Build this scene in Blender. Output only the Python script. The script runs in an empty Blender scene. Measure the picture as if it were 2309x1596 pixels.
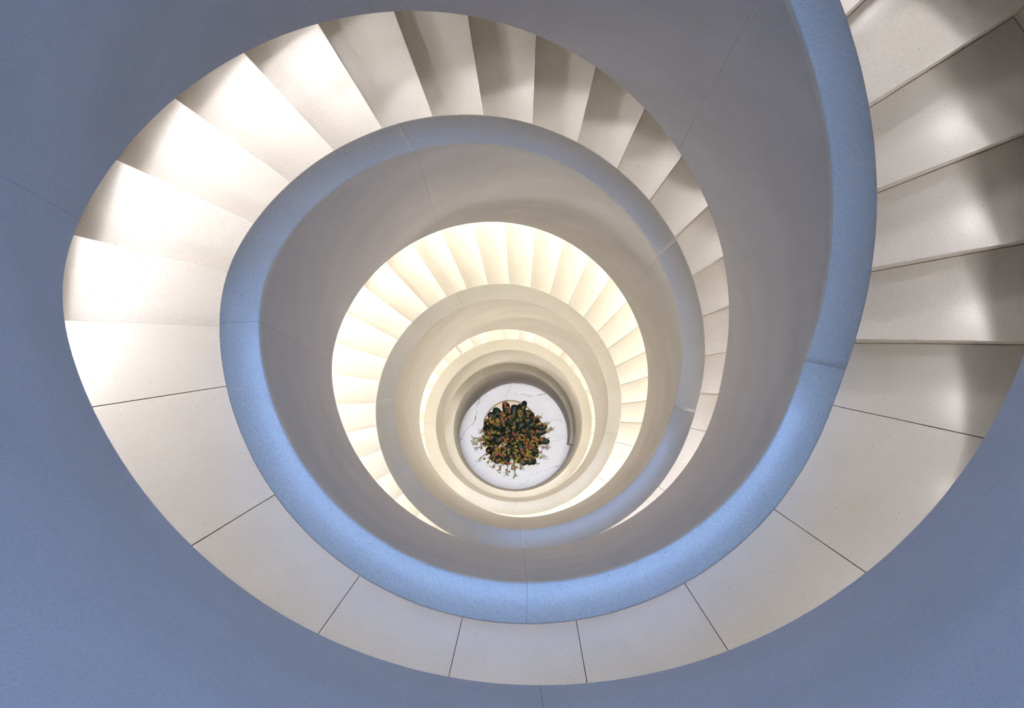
import bpy, bmesh, math, random
from mathutils import Matrix, Vector, Euler
random.seed(7)
C = bpy.context.scene.collection
# ------------------------------------------------------------------ camera
S = 0.8                       # metres per unit of stair-well radius
ZF = -23.505                  # ground floor level in units below the camera
def Z(z): return S * (z - ZF)
cam = bpy.data.cameras.new('camera'); cam.sensor_width = 36.0; cam.lens = 36.0 * 2717.1 / 2309.0
cam.clip_start = 0.02; cam.clip_end = 100
co = bpy.data.objects.new('camera', cam); C.objects.link(co)
co.location = (-0.111185 * S, -0.570896 * S, Z(0.0))
co.rotation_mode = 'XYZ'; co.rotation_euler = (0.0916096, 0.0001154, -0.0704863)
sc = bpy.context.scene
sc.camera = co
# ------------------------------------------------------------------ world, exposure
w = bpy.data.worlds.new('world'); sc.world = w; w.use_nodes = True
w.node_tree.nodes['Background'].inputs[0].default_value = (0.30, 0.45, 0.85, 1)
w.node_tree.nodes['Background'].inputs[1].default_value = 0.25
vs = sc.view_settings
vs.view_transform = 'Standard'; vs.look = 'None'; vs.gamma = 1; vs.exposure = 0.0
vs.use_curve_mapping = False
sc.cycles.max_bounces = 7; sc.cycles.diffuse_bounces = 6; sc.cycles.glossy_bounces = 2; sc.cycles.transmission_bounces = 0
sc.cycles.use_adaptive_sampling = True; sc.cycles.adaptive_threshold = 0.18
sc.cycles.sample_clamp_indirect = 6; sc.cycles.caustics_reflective = False; sc.cycles.caustics_refractive = False
# light strengths (W/m2-like emission of the things that glow)
SKY_COL, SKY_STR = (0.27, 0.48, 1.0), 100.0
SKY_X, SKY_Y, SKY_R, TOP = 0.10, 0.45, 1.15, 8.5      # skylight centre, radius and height (units)
WARM = (1.0, 0.94, 0.80)          # lamps of the lower loops
WHITE = (1.0, 0.95, 0.96)         # lamps of the upper loops
# (start angle, end angle, strength, spacing of the lamps in degrees) of each length of lit wall rail
STRIPS = [(-352, -186, 0.2, 22), (-182, -72, 0.5, 22), (-68, -30, 17.0, 11.2), (-26, 16, 5.5, 11.2), (20, 182, 3.8, 11.2), (184, 246, 11.0, 11.22), (250, 378, 6.5, 22.44), (382, 466, 14.0, 11.2),
          (470, 596, 12.0, 19.33), (600, 736, 3.0, 19.33), (740, 856, 12.0, 11.2), (860, 980, 0, 10.06), (984, 1106, 0, 10.06), (1112, 1290, 10.0, 11.2), (1294, 1440, 8.0, 10)]
# lengths of rail whose lamps are small spots shining down the flight: index -> watts of each
SPOTS = {5: 3.5, 6: 1.0, 8: 7.5, 9: 6.0, 11: 26.0, 12: 26.0}
# added fill lights under the flights, for the lower copings: (angle, radius, watts)
FILL_DOWN = [(a, 1.55, 6.0) for a in range(640, 930, 36)] + [(a, 1.55, 4.5) for a in range(936, 1290, 36)]

# ------------------------------------------------------------------ materials
def nodes(name):
    m = bpy.data.materials.new(name); m.use_nodes = True
    return m, m.node_tree.nodes, m.node_tree.links, m.node_tree.nodes['Principled BSDF']
def stone(name, base, dark, rough, speck=0.35, mott=0.06, scale=1.0, streak=0.0, bump=0.0):
    m, N, L, P = nodes(name)
    g = N.new('ShaderNodeNewGeometry')
    n1 = N.new('ShaderNodeTexNoise'); n1.inputs['Scale'].default_value = 260 * scale; n1.inputs['Detail'].default_value = 3
    n2 = N.new('ShaderNodeTexNoise'); n2.inputs['Scale'].default_value = 2.6 if streak else 3.5; n2.inputs['Detail'].default_value = 4
    mp = N.new('ShaderNodeMapping'); mp.inputs['Scale'].default_value = (1, 1, 1.5 if streak else 1)
    L.new(g.outputs['Position'], n1.inputs['Vector']); L.new(g.outputs['Position'], mp.inputs['Vector']); L.new(mp.outputs[0], n2.inputs['Vector'])
    v = N.new('ShaderNodeTexVoronoi'); v.inputs['Scale'].default_value = 34; L.new(g.outputs['Position'], v.inputs['Vector'])
    r1 = N.new('ShaderNodeValToRGB'); r1.color_ramp.elements[0].position = 0.30; r1.color_ramp.elements[1].position = 0.62
    r1.color_ramp.elements[0].color = (1 - speck,) * 3 + (1,); r1.color_ramp.elements[1].color = (1, 1, 1, 1)
    L.new(n1.outputs['Fac'], r1.inputs['Fac'])
    r2 = N.new('ShaderNodeValToRGB'); r2.color_ramp.elements[0].position = 0.3; r2.color_ramp.elements[1].position = 0.7
    r2.color_ramp.elements[0].color = tuple(base[i] * (1 - mott) * (1.0 if i < 2 else 0.97) for i in range(3)) + (1,)
    r2.color_ramp.elements[1].color = tuple(min(1, c * (1 + mott)) for c in base) + (1,)
    L.new(n2.outputs['Fac'], r2.inputs['Fac'])
    r3 = N.new('ShaderNodeValToRGB'); r3.color_ramp.elements[0].position = 0.035; r3.color_ramp.elements[1].position = 0.06
    r3.color_ramp.elements[0].color = dark + (1,); r3.color_ramp.elements[1].color = (1, 1, 1, 1)
    L.new(v.outputs['Distance'], r3.inputs['Fac'])
    a = N.new('ShaderNodeMix'); a.data_type = 'RGBA'; a.blend_type = 'MULTIPLY'; a.inputs[0].default_value = 1
    b = N.new('ShaderNodeMix'); b.data_type = 'RGBA'; b.blend_type = 'MULTIPLY'; b.inputs[0].default_value = 1
    L.new(r2.outputs[0], a.inputs[6]); L.new(r1.outputs[0], a.inputs[7]); L.new(a.outputs[2], b.inputs[6]); L.new(r3.outputs[0], b.inputs[7])
    L.new(b.outputs[2], P.inputs['Base Color'])
    P.inputs['Roughness'].default_value = rough
    if bump:
        bm = N.new('ShaderNodeBump'); bm.inputs['Strength'].default_value = bump; bm.inputs['Distance'].default_value = 0.01
        L.new(n2.outputs['Fac'], bm.inputs['Height']); L.new(bm.outputs[0], P.inputs['Normal'])
    return m
def plain(name, col, rough=0.5, metal=0.0, var=0.0, scale=20):
    m, N, L, P = nodes(name)
    P.inputs['Roughness'].default_value = rough; P.inputs['Metallic'].default_value = metal
    if var:
        n = N.new('ShaderNodeTexNoise'); n.inputs['Scale'].default_value = scale
        g = N.new('ShaderNodeNewGeometry'); L.new(g.outputs['Position'], n.inputs['Vector'])
        r = N.new('ShaderNodeValToRGB'); r.color_ramp.elements[0].position = .3; r.color_ramp.elements[1].position = .7
        r.color_ramp.elements[0].color = tuple(c * (1 - var) for c in col) + (1,); r.color_ramp.elements[1].color = tuple(min(1, c * (1 + var)) for c in col) + (1,)
        L.new(n.outputs['Fac'], r.inputs['Fac']); L.new(r.outputs[0], P.inputs['Base Color'])
    else:
        P.inputs['Base Color'].default_value = col + (1,)
    return m
def glow(name, col, s):
    m, N, L, P = nodes(name)
    P.inputs['Base Color'].default_value = (0.8, 0.8, 0.8, 1)
    P.inputs['Emission Color'].default_value = col + (1,); P.inputs['Emission Strength'].default_value = s
    return m
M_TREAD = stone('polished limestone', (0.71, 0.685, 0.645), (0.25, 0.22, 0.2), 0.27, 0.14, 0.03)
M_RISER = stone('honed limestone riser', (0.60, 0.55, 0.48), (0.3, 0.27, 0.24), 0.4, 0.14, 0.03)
M_CAP = stone('limestone coping', (0.70, 0.67, 0.61), (0.15, 0.15, 0.16), 0.42, 0.22, 0.03)
M_PANEL = stone('honed limestone panel', (0.77, 0.745, 0.745), (0.7, 0.68, 0.66), 0.75, 0.12, 0.05, streak=1)  # streaked noise mottles the stone and imitates faint light caustics
M_PANEL.node_tree.nodes['Principled BSDF'].inputs['Specular IOR Level'].default_value = 0.2
M_WALL = plain('plaster wall', (0.66, 0.62, 0.56), 0.55, 0, 0.04, 2)
M_SOFFIT = plain('painted soffit', (0.80, 0.77, 0.70), 0.6, 0, 0.02, 2)
M_SEAM = plain('dark joint grout', (0.16, 0.13, 0.13), 0.9)
M_MARBLE = stone('white marble', (0.70, 0.70, 0.73), (0.75, 0.75, 0.75), 0.35, 0.05, 0.05)
M_VEIN = plain('blue grey marble vein', (0.16, 0.17, 0.24), 0.3, 0, 0.5, 30)
M_METAL = plain('brushed metal', (0.5, 0.47, 0.42), 0.35, 0.9)
M_POT = plain('cream glazed pot', (0.78, 0.62, 0.42), 0.35, 0, 0.06, 10)
M_SOIL = plain('dark potting bark', (0.03, 0.02, 0.015), 0.9, 0, 0.5, 60)
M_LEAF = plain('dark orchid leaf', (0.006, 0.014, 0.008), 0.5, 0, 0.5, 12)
M_STEM = plain('orchid stem', (0.05, 0.06, 0.02), 0.5, 0, 0.3, 20)
M_BUD = plain('green bud', (0.22, 0.26, 0.05), 0.5, 0, 0.3, 40)
M_FL = [plain('ochre petal', (0.34, 0.19, 0.02), 0.5, 0, 0.35, 40), plain('rose petal', (0.36, 0.10, 0.06), 0.5, 0, 0.35, 40),
        plain('yellow green petal', (0.36, 0.32, 0.03), 0.5, 0, 0.3, 40), plain('coral petal', (0.38, 0.15, 0.04), 0.5, 0, 0.3, 40)]

# ------------------------------------------------------------------ object helpers
def link(name, verts, faces, mats, parent=None, origin=(0, 0, 0), smooth=False, fm=None):
    me = bpy.data.meshes.new(name)
    o3 = Vector(origin)
    me.from_pydata([tuple(Vector(v) - o3) for v in verts], [], faces)
    if not isinstance(mats, (list, tuple)): mats = [mats]
    for m in mats: me.materials.append(m)
    if fm:
        for p, k in zip(me.polygons, fm): p.material_index = k
    bm = bmesh.new(); bm.from_mesh(me); bmesh.ops.recalc_face_normals(bm, faces=bm.faces); bm.to_mesh(me); bm.free()
    if smooth:
        for p in me.polygons: p.use_smooth = True
    o = bpy.data.objects.new(name, me); C.objects.link(o)
    if parent is not None:
        o.parent = parent; o.location = o3 - parent.location if parent.parent is None else o3 - (parent.location + parent.parent.location)
    else: o.location = o3
    return o
def empty(name, loc, label=None, cat=None, group=None):
    o = bpy.data.objects.new(name, None); C.objects.link(o); o.location = loc; o.empty_display_size = 0.1
    if label: o['label'] = label
    if cat: o['category'] = cat
    if group: o['group'] = group
    return o
def sharp(o, deg=40):
    for p in o.data.polygons: p.use_smooth = True
    me = o.data; bm = bmesh.new(); bm.from_mesh(me)
    for e in bm.edges:
        if len(e.link_faces) == 2 and e.calc_face_angle(0) > math.radians(deg): e.smooth = False
    bm.to_mesh(me); bm.free()

# ------------------------------------------------------------------ the helix (angles in degrees, clockwise seen from above, 0 = +x)
RISE = 0.209956; HR = 1.160739; HF = 1.7578; DHB = 0.65466; DF = -7.96
D0, DA, DB, DC, DD = 11.0527, 11.2191, 9.66543, 10.0602, 10.0
K = [-349.2, -180.84, 18.4, 188.93, 379.66, 468.03, 738.59, 858.39, 1115.23, 1295.0, 1445.0]
SL = [RISE / D0, 0, RISE / D0, 0, RISE / DA, 0, RISE / DB, 0, RISE / DC, 0, RISE / DD, 0]
HARM = [0.000292, -0.004187, 0.000679, 0.004401, 0.000867, 0.000639]
RO = 1.14956; RW = 2.42
def sp(x, soft=4.0):
    x /= soft
    return (x if x > 30 else (0 if x < -30 else math.log1p(math.exp(x)))) * soft
def prof(ph, off=0.0):
    z = -0.602904 - SL[0] * (ph - K[0] - off)
    for i, k in enumerate(K): z -= (SL[i + 1] - SL[i]) * sp(ph - k - off)
    return z
def sig(x): return 1 / (1 + math.exp(-max(-50, min(50, x))))
def capz(ph): return prof(ph)
def botz(ph): return prof(ph, DF) - HF - DHB * sig((ph - 470) / 6) * sig((715 - ph) / 8)
def rin(ph):
    a = math.radians(ph); r = 1.0
    for n in (2, 3, 4): r += HARM[2 * n - 4] * math.cos(n * a) + HARM[2 * n - 3] * math.sin(n * a)
    return r
def pt(ph, r, z):
    a = math.radians(ph); return (S * r * math.cos(a), -S * r * math.sin(a), Z(z))
def sweep(phs, section):
    """section(ph) -> list of (r, z) in order round a closed cross-section"""
    V, F = [], []; n = len(section(phs[0]))
    for ph in phs: V += [pt(ph, r, z) for r, z in section(ph)]
    for i in range(len(phs) - 1):
        for j in range(n): F.append((i * n + j, i * n + (j + 1) % n, (i + 1) * n + (j + 1) % n, (i + 1) * n + j))
    F.append(tuple(range(n))); F.append(tuple(range((len(phs) - 1) * n, len(phs) * n)))
    return V, F
def arc(a, b, step=1.5):
    n = max(2, int(math.ceil(abs(b - a) / step))); return [a + (b - a) * i / n for i in range(n + 1)]
LA = -4.388 - HR; R17 = RISE
LV = {'0': -0.6029 - HR, 'A': LA, 'B': LA - 17 * RISE}
LV['C'] = LV['B'] - 28 * RISE; RC = (abs(-20.357 - LV['C'])) / 26; LV['D'] = -20.357
RD = (LV['D'] - ZF) / 15
SIDE = ['at the right', 'at the lower right', 'at the bottom', 'at the lower left', 'at the left', 'at the upper left', 'at the top', 'at the upper right']
def side(ph): return SIDE[int(((ph + 22.5) % 360) // 45)]
ORD = ['', 'first', 'second', 'third', 'fourth', 'fifth', 'sixth', 'seventh', 'eighth', 'ninth', 'tenth', 'eleventh', 'twelfth', 'thirteenth', 'fourteenth', 'fifteenth',
       'sixteenth', 'seventeenth', 'eighteenth', 'nineteenth', 'twentieth', 'twenty-first', 'twenty-second', 'twenty-third', 'twenty-fourth', 'twenty-fifth', 'twenty-sixth', 'twenty-seventh', 'twenty-eighth']

# ------------------------------------------------------------------ parapet sections (between the real joints)
JO = [-700, -610, -520, -435, -349.2, -265, -179, -117, -46, 16, 95, 181, 243, 325, 376, 455, 541, 603, 685, 736, 815, 901, 963, 1045, 1096, 1175, 1261, 1323, 1405, 1455]
LOOP = {-2: 'uppermost', -1: 'outermost', 0: 'second', 1: 'third', 2: 'fourth', 3: 'fifth', 4: 'innermost'}
SHADE = {-2: 'blue-grey', -1: 'blue-grey', 0: 'mauve-grey', 1: 'beige-grey', 2: 'cream', 3: 'pale cream', 4: 'pale cream'}
FLOOR_FROM = 1255.0
def parapet(a, b, label):
    mid = (a + b) / 2; zb = botz(b)
    root = empty('parapet_section', pt(mid, (1 + RO) / 2, max(botz(mid), ZF)), label, 'parapet', 'stone sections of the spiral parapet')
    g = 0.02
    phs = arc(a + g, b - g, 1.5)
    if a < FLOOR_FROM < b: phs = sorted(set(phs + [FLOOR_FROM - .01, FLOOR_FROM + .01]))
    T = 0.05; E = 0.008
    def cs(ph):
        ri = rin(ph); ro = ri + 0.14956; z = capz(ph)
        return [(ri, z - T), (ri, z - E), (ri + E * .3, z - E * .3), (ri + E, z), (ro - E, z), (ro - E * .3, z - E * .3), (ro, z - E), (ro, z - T)]
    def ps(ph):
        ri = rin(ph); ro = ri + 0.14956; z = capz(ph) - T - 0.0008; bz = botz(ph)
        if ph > FLOOR_FROM: t = min(1, (ph - FLOOR_FROM) / 70); bz = bz + (ZF - bz) * t * t * (3 - 2 * t)
        bz = max(bz, ZF)
        return [(ri + 0.0012, z), (ri + 0.0012, bz), (ro - 0.0012, bz), (ro - 0.0012, z)]
    v, f = sweep(phs, ps); o = link('panel', v, f, M_PANEL, root, root.location); sharp(o)
    v, f = sweep(phs, cs); o = link('coping', v, f, M_CAP, root, root.location); sharp(o, 60)
    return root
for a, b in zip(JO[:-1], JO[1:]):
    mid = (a + b) / 2; q = min(4, max(-2, int(math.floor(mid / 360))))
    flat = any(K[i] - 12 < mid < K[i + 1] + 12 for i in (0, 2, 4, 6, 8))
    parapet(a, b, '%s stone parapet %s of the %s loop, %s' % (SHADE[q], side(mid), LOOP[q], 'square end on marble floor' if b > 1450 else ('level' if flat else 'sloping')))

# ------------------------------------------------------------------ steps and landing slabs
def wedge(name, a, b, r0, r1, z0, z1, mat, parent, bev=0.0, n=4):
    V = []; F = []
    pa = [a + (b - a) * i / n for i in range(n + 1)]
    for z in (z0, z1):
        for r in (r0, r1):
            for p in pa: V.append(pt(p, (rin(p) + 0.154) if r is None else r, z))
    k = n + 1; lo0, lo1, hi0, hi1 = 0, k, 2 * k, 3 * k
    for i in range(n):
        F += [(lo0 + i, lo0 + i + 1, lo1 + i + 1, lo1 + i), (hi0 + i, hi1 + i, hi1 + i + 1, hi0 + i + 1),
              (lo0 + i, hi0 + i, hi0 + i + 1, lo0 + i + 1), (lo1 + i, lo1 + i + 1, hi1 + i + 1, hi1 + i)]
    F += [(lo0, lo1, hi1, hi0), (lo0 + n, hi0 + n, hi1 + n, lo1 + n)]
    o = link(name, V, F, mat, parent, parent.location if parent else V[0])
    if bev:
        bm = bmesh.new(); bm.from_mesh(o.data)
        ed = [e for e in bm.edges if len(e.link_faces) == 2 and e.calc_face_angle(0) > 1.0]
        bmesh.ops.bevel(bm, geom=ed, offset=bev, segments=2, affect='EDGES', profile=0.6); bm.to_mesh(o.data); bm.free()
    return o
TT = 0.05; OV = 0.030          # tread thickness and nosing overhang (units)
R0 = None; R1 = RW - 0.004
def step(a, b, z, rise, label, group):
    """step whose nosing (downhill edge) is at b; a is the foot of the riser above"""
    m = (a + b) / 2
    root = empty('stair_step', pt(m, 1.7, z - rise), label, 'step', group)
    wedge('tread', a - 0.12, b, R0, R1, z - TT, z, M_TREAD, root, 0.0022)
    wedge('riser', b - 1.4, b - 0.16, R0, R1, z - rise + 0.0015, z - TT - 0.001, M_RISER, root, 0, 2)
    return root
def slabs(cuts, z, lab):
    root_mid = (cuts[0] + cuts[-1]) / 2
    for i, (a, b) in enumerate(zip(cuts[:-1], cuts[1:])):
        m = (a + b) / 2; g = 0.055
        e = empty('landing_slab', pt(m, 1.7, z - TT), lab(i, m, len(cuts) - 1), 'floor slab', 'stone slabs of the landings')
        wedge('slab', a + (g if i else -0.12), b - (g if i < len(cuts) - 2 else 0), R0, R1, z - TT, z, M_TREAD, e, 0.0015, 12)
    # bed under the slabs, with the riser that ends the landing
    v, f = sweep(arc(cuts[0] - .1, cuts[-1] - 0.3, 4), lambda ph: [(rin(ph) + .154, z - TT - 0.002), (R1, z - TT - 0.002), (R1, z - RISE + 0.002), (rin(ph) + .154, z - RISE + 0.002)])
    o = link('floor_bed', v, f, M_SEAM, None, pt(root_mid, 1.7, z - TT)); o['kind'] = 'structure'
    o['label'] = 'dark mortar bed under the landing slabs'; o['category'] = 'floor'
def seams(a, b, first=11.4, d=22.5):
    c = [a]; x = a + first
    while x < b - 4: c.append(x); x += d
    return c + [b]
PH0 = 4.8124; PHA = 186.3984; PHB = 726.3892; PHC0 = 854.5
# flight 0 (right edge of the photo), counted up from the broad landing
for j in range(0, 8):
    step(PH0 - (j + 1) * D0, PH0 - j * D0, LV['A'] + (j + 1) * RISE, RISE,
         'limestone step %s, %s up from the broad outer landing' % (side(PH0 - (j + .5) * D0), ORD[j + 1]), 'steps of the outermost flight at the right')
cutsA = [PH0, 16.28, 38.75, 61.4, 84.3, 107.2, 129.35, 152.37, 175.18, PHA]
slabs(cutsA, LV['A'], lambda i, m, n: 'flat limestone slab of the broad outer landing %s, %s of nine from the right-hand steps' % (side(m), ORD[i + 1]))
for j in range(1, 17):
    step(PHA + (j - 1) * DA, PHA + j * DA, LV['A'] - j * RISE, RISE,
         'limestone step %s, %s down from the broad outer landing' % (side(PHA + (j - .5) * DA), ORD[j]), 'steps of the second flight over the top')
bB = PHB - 27 * DB; aB = PHA + 16 * DA
slabs(seams(aB, bB), LV['B'], lambda i, m, n: 'shaded limestone slab of the second landing %s, %s after its last step' % (side(m), ORD[i + 1]))
for j in range(1, 28):
    step(bB + (j - 1) * DB, bB + j * DB, LV['B'] - j * RISE, RISE,
         'bright limestone step %s, %s down from the second landing' % (side(bB + (j - .5) * DB), ORD[j]), 'steps of the third flight')
slabs(seams(PHB, PHC0), LV['C'], lambda i, m, n: 'bright cream slab of the third landing %s, %s after its last step' % (side(m), ORD[i + 1]))
for j in range(1, 26):
    step(PHC0 + (j - 1) * DC, PHC0 + j * DC, LV['C'] - j * RC, RC,
         'small cream step %s, %s down from the third landing' % (side(PHC0 + (j - .5) * DC), ORD[j]), 'steps of the innermost flight')
cD = PHC0 + 25 * DC
slabs(seams(cD, 1292.0), LV['D'], lambda i, m, n: 'cream slab of the lowest landing %s, %s after its last step' % (side(m), ORD[i + 1]))
slabs(seams(-349.2 - 14, PH0 - 17 * D0), LV['0'], lambda i, m, n: 'slab of the uppermost landing %s, %s from its start' % (side(m), ORD[i + 1]))

# ------------------------------------------------------------------ structure: soffits, wall, floor, ceiling
def struct(o, label): o['kind'] = 'structure'; o['label'] = label; return o
def stepz(ph):
    """underside support follows the parapet bottom"""
    return botz(ph)
for n, (a, b) in enumerate([(-700, -540), (-540, -364), (-364, -180), (-180, 8), (8, 185), (185, 372), (372, 464), (464, 730), (730, 856), (856, 1110), (1110, 1288)]):
    def cs(ph):
        z = max(botz(ph), ZF + .02) + 0.004
        t = min(capz(ph) - HR - RISE - 0.10, z + 0.25); t = max(t, z + 0.03)
        return [(rin(ph) + 0.15, t), (rin(ph) + 0.15, z), (RW, z), (RW, t)]
    v, f = sweep(arc(a, b, 3), cs)
    o = link('ceiling_soffit', v, f, M_SOFFIT, None, pt((a + b) / 2, 1.7, botz((a + b) / 2))); sharp(o)
    struct(o, 'plain painted underside of the %s part of the spiral stair' % ORD[n + 1])
# solid foot of the last flight
v, f = sweep(arc(1330, 1446, 3), lambda ph: [(rin(ph) + 0.15, max(ZF + .02, capz(ph) - HR - .06)), (rin(ph) + 0.15, ZF + .002), (RW, ZF + .002), (RW, max(ZF + .02, capz(ph) - HR - .06))])
struct(link('trim_1', v, f, M_WALL, None, pt(1370, 1.7, ZF)), 'solid base of the lowest flight')
def ring(name, r0, r1, z0, z1, mat, n=128):
    V = []; F = []
    for i in range(n):
        p = 360 * i / n
        V += [pt(p, r0, z0), pt(p, r1, z0), pt(p, r1, z1), pt(p, r0, z1)]
    for i in range(n):
        a = 4 * i; b = 4 * ((i + 1) % n)
        for k in range(4): F.append((a + k, a + (k + 1) % 4, b + (k + 1) % 4, b + k))
    o = link(name, V, F, mat, None, (0, 0, Z(z0))); sharp(o); return o
struct(ring('wall_outer', RW, RW + 0.2, ZF, TOP, M_WALL), 'round outer wall of the stairwell')
V = []; F = []
for i in range(96):
    q = 2 * math.pi * i / 96; ca, sa = math.cos(q), math.sin(q)
    for zz in (TOP, TOP + .2): V += [(S * (SKY_X + SKY_R * ca), S * (SKY_Y + SKY_R * sa), Z(zz)), (S * (RW + .2) * ca, S * (RW + .2) * sa, Z(zz))]
for i in range(96):
    a = 4 * i; b = 4 * ((i + 1) % 96); F += [(a, a + 1, b + 1, b), (a + 2, b + 2, b + 3, a + 3), (a, b, b + 2, a + 2), (a + 1, a + 3, b + 3, b + 1)]
struct(link('ceiling', V, F, M_SOFFIT, None, (0, 0, Z(TOP))), 'ceiling round the skylight')
def disc(name, r, z, mat, n=96, th=0.05):
    V = [(S * (SKY_X + r * math.cos(2 * math.pi * i / n)), S * (SKY_Y + r * math.sin(2 * math.pi * i / n)), Z(zz)) for zz in (z, z + th) for i in range(n)]
    F = [tuple(range(n)), tuple(range(n, 2 * n))] + [(i, (i + 1) % n, n + (i + 1) % n, n + i) for i in range(n)]
    return link(name, V, F, mat, None, (S * SKY_X, S * SKY_Y, Z(z)))
struct(disc('window_1', SKY_R + .05, TOP + 0.21, glow('daylight through frosted skylight', SKY_COL, SKY_STR)), 'round frosted skylight glowing blue')
# marble floor with inlaid natural veins
VEINS = [[(-0.447, 0.767), (-0.493, 0.68), (-0.53, 0.546), (-0.567, 0.504), (-0.586, 0.381), (-0.628, 0.265)], [(-0.589, 0.347), (-0.648, 0.216), (-0.736, 0.166), (-0.816, 0.07), (-0.855, -0.006), (-0.906, -0.092)], [(0.001, 0.854), (-0.035, 0.749), (-0.073, 0.695), (-0.108, 0.596)], [(-0.019, 0.737), (-0.031, 0.681), (-0.063, 0.598)], [(0.014, 0.797), (0.104, 0.796), (0.181, 0.766), (0.328, 0.763)], [(0.005, 0.673), (0.058, 0.624), (0.182, 0.621), (0.281, 0.585), (0.406, 0.593), (0.52, 0.597)], [(-0.401, 0.368), (-0.344, 0.373)], [(0.542, 0.199), (0.603, 0.184), (0.705, 0.188), (0.745, 0.129)], [(0.583, -0.085), (0.698, -0.054), (0.764, -0.07)], [(0.58, -0.119), (0.624, -0.139), (0.694, -0.104), (0.77, -0.074)], [(0.512, -0.198), (0.545, -0.139), (0.624, -0.135)], [(0.669, -0.52), (0.527, -0.541), (0.411, -0.578), (0.32, -0.594), (0.251, -0.623), (0.159, -0.639)], [(0.175, -0.651), (0.154, -0.717), (0.06, -0.766), (-0.027, -0.813)], [(-0.476, -0.56), (-0.534, -0.581), (-0.597, -0.597)], [(-0.59, -0.339), (-0.646, -0.414), (-0.699, -0.455), (-0.714, -0.499)], [(0.592, -0.423), (0.656, -0.461)], [(-0.445, 0.71), (-0.404, 0.651), (-0.394, 0.627)], [(-0.847, 0.286), (-0.799, 0.328), (-0.645, 0.272)]]
WID = [9, 10, 4, 3, 3, 9, 4, 4, 3, 5, 3, 11, 6, 4, 4, 2, 2, 2]
def vein(pts, wd, V, F):
    # subdivide with jitter, then a ribbon of uneven width
    P = [Vector(p) for p in pts]
    Q = []
    for a, b in zip(P[:-1], P[1:]):
        n = max(2, int((b - a).length / 0.02))
        nrm = Vector((-(b - a).y, (b - a).x)).normalized()
        for i in range(n):
            t = i / n; Q.append(a.lerp(b, t) + nrm * (random.uniform(-.006, .006) if i else 0))
    Q.append(P[-1]); k = len(V); m = len(Q)
    for i, q in enumerate(Q):
        d = (Q[min(m - 1, i + 1)] - Q[max(0, i - 1)]).normalized(); nr = Vector((-d.y, d.x))
        wdt = wd * 0.001 * (0.35 + 1.3 * random.random()) * min(1, (i + .6) / 3, (m - i - .4) / 3) * .75
        V += [(*(q + nr * wdt), 0.0012), (*(q - nr * wdt), 0.0012)]
    for i in range(m - 1): F.append((k + 2 * i, k + 2 * i + 1, k + 2 * i + 3, k + 2 * i + 2))
n = 96; RF = (RW + 0.1) * S
V = [(RF * math.cos(2 * math.pi * i / n), RF * math.sin(2 * math.pi * i / n), 0) for i in range(n)] + [(RF * math.cos(2 * math.pi * i / n), RF * math.sin(2 * math.pi * i / n), -0.1) for i in range(n)]
F = [tuple(range(n)), tuple(range(n, 2 * n))] + [(i, (i + 1) % n, n + (i + 1) % n, n + i) for i in range(n)]; fm = [0] * len(F)
for p, wd in zip(VEINS, WID): vein(p, wd, V, F)
fm += [1] * (len(F) - len(fm))
struct(link('floor', V, F, [M_MARBLE, M_VEIN], None, (0, 0, 0), fm=fm), 'white marble floor with blue-grey veins')

# ------------------------------------------------------------------ lit handrails on the outer wall
LH = 0.62
def nose(ph): return max(capz(ph) - HR, ZF)
for n, (a, b, st, spc) in enumerate(STRIPS):
    root = empty('wall_handrail', pt((a + b) / 2, RW, nose((a + b) / 2)), 'metal wall rail holding a row of lamps, %s length from the top' % ORD[n + 1], 'handrail', 'lit rails on the outer wall')
    tip = {5: .131, 6: .21, 7: .27, 8: .17}.get(n, .160 if n < 5 else .141)
    lip = .24 if n < 5 else (.15 if n < 6 else .13)
    def tray(ph):
        z = nose(ph) + LH
        return [(RW - .001, z - .12), (RW - tip, z - .12), (RW - tip, z - .113), (RW - .001, z - .105)]
    def cover(ph):
        z = nose(ph) + LH
        return [(RW - .001, z + .018), (RW - lip, z + .018), (RW - lip, z + .035), (RW - .001, z + .07)]
    v, f = sweep(arc(a, b, 3), tray); link('tray', v, f, M_METAL, root, root.location)
    v, f = sweep(arc(a, b, 3), cover); link('rail', v, f, M_METAL, root, root.location)
    if n in SPOTS:
        q = a + 1.0 if n != 5 else PHA - 1.5
        while q < b:
            ld = bpy.data.lights.new('rail_spot', 'SPOT'); ld.energy = SPOTS[n]; ld.color = WARM if n > 7 else WHITE
            ld.spot_size = math.radians(165); ld.spot_blend = 0.4; ld.shadow_soft_size = 0.008
            lo = bpy.data.objects.new('rail_spot', ld); C.objects.link(lo); lo.parent = root
            p0 = Vector(pt(q, RW - .118, nose(q) + LH - .01)); lo.location = p0 - root.location
            aim = Vector(pt(q + 16, 1.75 if n < 10 else 1.35, nose(q + 16))) - p0 if n < 10 else Vector(pt(q + 45, 1.3, nose(q + 45))) - p0
            lo.rotation_euler = aim.to_track_quat('-Z', 'Y').to_euler(); q += {5: 11.22, 6: 11.22, 8: 9.665, 9: 9.665}.get(n, 30.18)
    if st > 0:
        V = []; F = []; LL = 5.5 if n == 5 else 3.0; q = a - 2.0 if n == 5 else a + 1.5
        def ls(ph):
            z = nose(ph) + LH
            return [(RW - .120, z + .012), (RW - .120, z), (RW - .114, z), (RW - .114, z + .012)]
        while q + LL < b:
            v, f = sweep(arc(q, q + LL, 1.5), ls); k = len(V); V += v; F += [tuple(i + k for i in ff) for ff in f]; q += spc
        link('lamp_row', V, F, glow('warm lamps %d' % n, WARM if n > 7 else WHITE, st * 4 * 3.9 * spc / LL), root, root.location)
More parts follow.
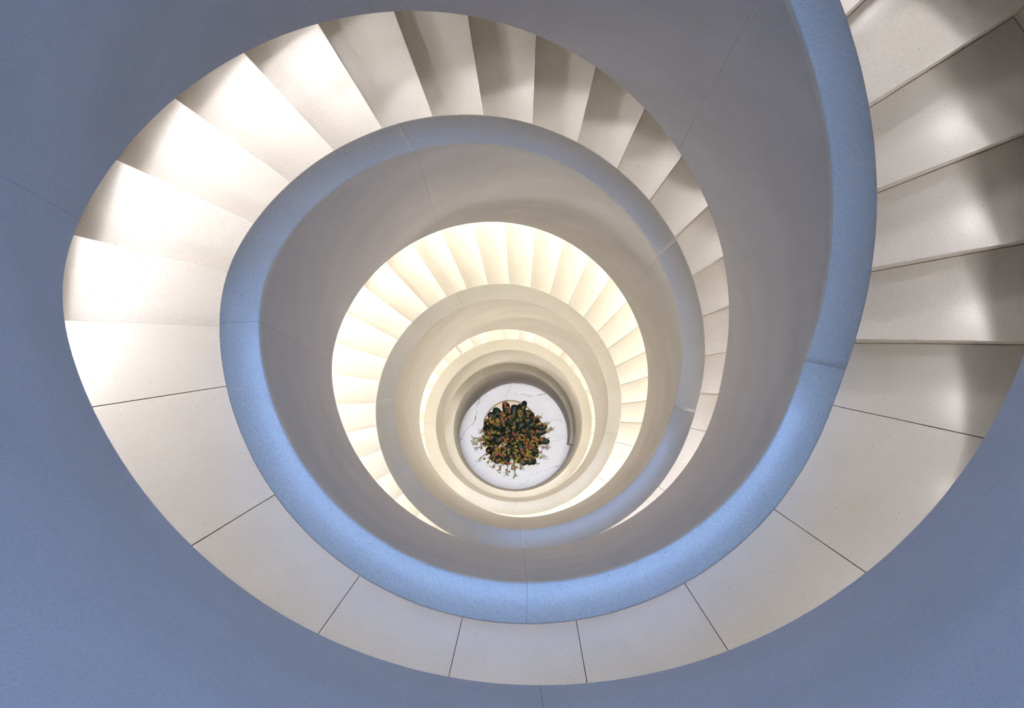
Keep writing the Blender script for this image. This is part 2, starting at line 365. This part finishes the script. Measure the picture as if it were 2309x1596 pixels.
# unseen fill lights added under the flights to brighten the copings below
for i, (ph, r, wt) in enumerate(FILL_DOWN):
    up = ph - 360; z = botz(up)
    root = empty('added_fill_light', pt(up, r, z), 'added round fill light under the stair, %s of the row from the top' % (ORD[i + 1] if i + 1 < len(ORD) else 'last'), 'fill_lamp', 'added fill lights under the stair')
    V = []; F = []
    for q in range(20):
        t = 2 * math.pi * q / 20; x, y, zz = pt(up, r, z)
        V += [(x + .05 * math.cos(t), y + .05 * math.sin(t), zz + .002), (x + .038 * math.cos(t), y + .038 * math.sin(t), zz - .008)]
    for q in range(20): a = 2 * q; b = 2 * ((q + 1) % 20); F.append((a, a + 1, b + 1, b))
    link('fill_lamp_ring', V, F, M_METAL, root, root.location)
    ld = bpy.data.lights.new('fill_lamp', 'AREA'); ld.shape = 'DISK'; ld.size = 0.04; ld.energy = wt; ld.color = WARM; ld.spread = math.radians(150)
    lo = bpy.data.objects.new('fill_lamp', ld); C.objects.link(lo); lo.parent = root; lo.location = (0, 0, -0.012)

# added fill spot below the skylight, brightening the marble and plant
ld = bpy.data.lights.new('well_fill_spot', 'SPOT'); ld.energy = 12500; ld.color = (1.0, 0.95, 0.90); ld.spot_size = math.radians(4.4); ld.spot_blend = 0.5; ld.shadow_soft_size = 0.06
lo = bpy.data.objects.new('well_fill_spot', ld); C.objects.link(lo); lo.location = (0.15 * S, -0.35 * S, Z(TOP - .1))
lo.rotation_euler = (Vector((0, 0, 0)) - lo.location).to_track_quat('-Z', 'Y').to_euler()

# ------------------------------------------------------------------ the plant
PX, PY = -0.07, 0.0
plant = empty('potted_orchid', (PX, PY, 0), 'large bushy potted orchid with dark leaves and ochre and rose flowers on the marble floor', 'plant')
def lathe(name, prof_, mat, parent, cx, cy, n=40):
    V = []; F = []
    for r, z in prof_:
        for i in range(n): V.append((cx + r * math.cos(2 * math.pi * i / n), cy + r * math.sin(2 * math.pi * i / n), z))
    m = len(prof_)
    for k in range(m - 1):
        for i in range(n): F.append((k * n + i, k * n + (i + 1) % n, (k + 1) * n + (i + 1) % n, (k + 1) * n + i))
    F.append(tuple(range(n))); F.append(tuple(range((m - 1) * n, m * n)))
    return link(name, V, F, mat, parent, parent.location, smooth=False)
po = lathe('pot', [(0.22, 0.0), (0.27, 0.05), (0.34, 0.3), (0.39, 0.55), (0.405, 0.66), (0.40, 0.71), (0.38, 0.73), (0.25, 0.735), (0.235, 0.70), (0.23, 0.62)], M_POT, plant, PX - .01, PY + .11); sharp(po)
lathe('potting_bark', [(0.20, 0.60), (0.225, 0.66), (0.08, 0.69)], M_SOIL, plant, PX - .01, PY + .11)
def leaf(base, az, elev, ln, wd, droop):
    V = []; F = []; n = 9
    d = Vector((math.cos(az), math.sin(az), 0)); sd = Vector((-d.y, d.x, 0)); p = Vector(base); e = elev
    for i in range(n + 1):
        t = i / n; w_ = wd * math.sqrt(max(0.02, 1 - abs(2 * t - 1.05) ** 2.6)) * (.45 + .55 * min(1, t * 3))
        up = Vector((0, 0, .25 * w_))
        V += [tuple(p - sd * w_ + up), tuple(p), tuple(p + sd * w_ + up)]
        p = p + (d * math.cos(e) + Vector((0, 0, math.sin(e)))) * ln / n; e -= droop / n
    for i in range(n):
        a = 3 * i; F += [(a, a + 1, a + 4, a + 3), (a + 1, a + 2, a + 5, a + 4)]
    V2 = [(x, y, z - .004) for x, y, z in V]; m = len(V)
    F2 = [tuple(reversed([q + m for q in f_])) for f_ in F]
    rim = [0, 1, 2] + [3 * i + 2 for i in range(1, n + 1)] + [3 * n + 1, 3 * n] + [3 * i for i in range(n - 1, 0, -1)]
    F3 = [(rim[i], rim[(i + 1) % len(rim)], rim[(i + 1) % len(rim)] + m, rim[i] + m) for i in range(len(rim))]
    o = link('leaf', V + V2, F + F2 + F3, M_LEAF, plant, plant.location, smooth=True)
    return o
cx, cy = PX + .03, PY - .015
for i in range(92):
    az = i * 2.39996 + random.uniform(-.3, .3); q = math.sqrt((i + .5) / 92)
    r0 = 0.30 * q; z0 = 0.77 + random.uniform(0, .40) * (1.15 - q)
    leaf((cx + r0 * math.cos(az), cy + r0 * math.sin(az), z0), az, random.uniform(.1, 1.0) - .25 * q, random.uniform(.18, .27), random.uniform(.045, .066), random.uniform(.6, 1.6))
# the paddle leaves that stand clear of the bush in the picture
for (lx, ly), ln, wd in [((0.0, 0.40), .26, .045), ((0.13, 0.32), .26, .05), ((0.43, 0.0), .24, .055), ((-.22, 0.28), .2, .04), ((-.43, -.05), .2, .05), ((0.3, .14), .2, .04)]:
    az = math.atan2(ly - cy, lx - cx); D = math.hypot(lx - cx, ly - cy) + .03
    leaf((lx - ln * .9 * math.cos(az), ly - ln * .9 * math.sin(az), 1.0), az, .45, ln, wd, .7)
def tube(P, r, V, F, n=5):
    k0 = len(V); m = len(P)
    for i, p in enumerate(P):
        d = (P[min(m - 1, i + 1)] - P[max(0, i - 1)]).normalized(); a = d.orthogonal().normalized(); b = d.cross(a)
        for j in range(n): t = 2 * math.pi * j / n; V.append(tuple(p + (a * math.cos(t) + b * math.sin(t)) * r))
    for i in range(m - 1):
        for j in range(n): F.append((k0 + i * n + j, k0 + i * n + (j + 1) % n, k0 + (i + 1) * n + (j + 1) % n, k0 + (i + 1) * n + j))
def petal(c, d, up, ln, wd, V, F):
    s_ = d.cross(up).normalized(); k = len(V)
    V += [tuple(c), tuple(c + d * ln * .4 + s_ * wd + up * ln * .12), tuple(c + d * ln + up * ln * .05), tuple(c + d * ln * .4 - s_ * wd + up * ln * .12),
          tuple(c + d * ln * .45 + up * (ln * .02 - .002))]
    F += [(k, k + 1, k + 4), (k + 1, k + 2, k + 4), (k + 2, k + 3, k + 4), (k + 3, k, k + 4), (k, k + 3, k + 2, k + 1)]
def spray(base, tip, sag, nb, spread, size, mi):
    base = Vector(base); tip = Vector(tip); mid = (base + tip) / 2 + Vector((0, 0, sag))
    P = [base * (1 - t) ** 2 + mid * 2 * t * (1 - t) + tip * t * t for t in [i / 9 for i in range(10)]]
    V = []; F = []; tube(P, 0.0035, V, F)
    st = link('flower_stem', V, F, M_STEM, plant, plant.location, smooth=True)
    V = []; F = []; fm = []
    for i in range(nb):
        t = random.uniform(.45, 1.0); a = P[min(9, int(t * 9))]
        c = a + Vector((random.uniform(-1, 1), random.uniform(-1, 1), random.uniform(-.2, .6))) * spread
        up = Vector((random.uniform(-.6, .6), random.uniform(-.6, .6), 1)).normalized(); ax = up.orthogonal().normalized(); rot = random.uniform(0, 6.28)
        mt = mi if random.random() < .65 else random.randrange(4); k = len(F)
        for q in range(5):
            ang = rot + q * 1.2566; d = Matrix.Rotation(ang, 3, up) @ ax
            petal(c, d, up, size * random.uniform(.75, 1.15), size * random.uniform(.18, .30), V, F)
        fm += [mt] * (len(F) - k)
    link('blossoms', V, F, M_FL, st, plant.location, fm=fm)
    # little round buds at the end of the spray
    V = []; F = []
    for i in range(5):
        c = P[9] + Vector((random.uniform(-1, 1), random.uniform(-1, 1), random.uniform(-.3, .5))) * spread * 1.1; k = len(V); s_ = random.uniform(.005, .009)
        V += [tuple(c + Vector(d) * s_) for d in ((1, 0, 0), (-1, 0, 0), (0, 1, 0), (0, -1, 0), (0, 0, 1), (0, 0, -1))]
        F += [(k, k + 2, k + 4), (k + 2, k + 1, k + 4), (k + 1, k + 3, k + 4), (k + 3, k, k + 4), (k + 2, k, k + 5), (k + 1, k + 2, k + 5), (k + 3, k + 1, k + 5), (k, k + 3, k + 5)]
        tube([P[8], (P[8] + c) / 2 + Vector((0, 0, .01)), c], 0.0015, V, F, 4)
    link('buds', V, F, M_BUD, st, plant.location)
# long outer sprays: direction in degrees (counter-clockwise from +x), reach
OUT = [(100, .50), (152, .47), (170, .50), (178, .58), (190, .62), (200, .60), (212, .62), (222, .55), (235, .58), (248, .56), (258, .60), (268, .62), (282, .52), (296, .50), (308, .56), (322, .58),
       (335, .56), (350, .52), (2, .58), (15, .56), (28, .50), (45, .42), (62, .42), (120, .36), (138, .42)]
for i, (az, rr) in enumerate(OUT):
    a = math.radians(az + random.uniform(-4, 4)); up = .95 + .25 * random.random()
    spray((cx + .12 * math.cos(a), cy + .12 * math.sin(a), .75), (cx + rr * math.cos(a), cy + rr * math.sin(a), up), .30, 7, .035, .028, [1, 3, 0, 1, 2][i % 5])
for i in range(48):
    az = i * 2.39996 + .5; q = math.sqrt((i + .5) / 48) * .46; low = .10 if math.sin(az) < 0 else 0
    spray((cx + .3 * q * math.cos(az), cy + .3 * q * math.sin(az) - .02, .75), (cx + q * math.cos(az), cy + q * math.sin(az) - .05, 1.22 - .5 * q + random.uniform(-.05, .1)), .15, 5 if math.sin(az) < .1 else 2, .05, .026, random.choice([0, 2, 0, 3, 1]))
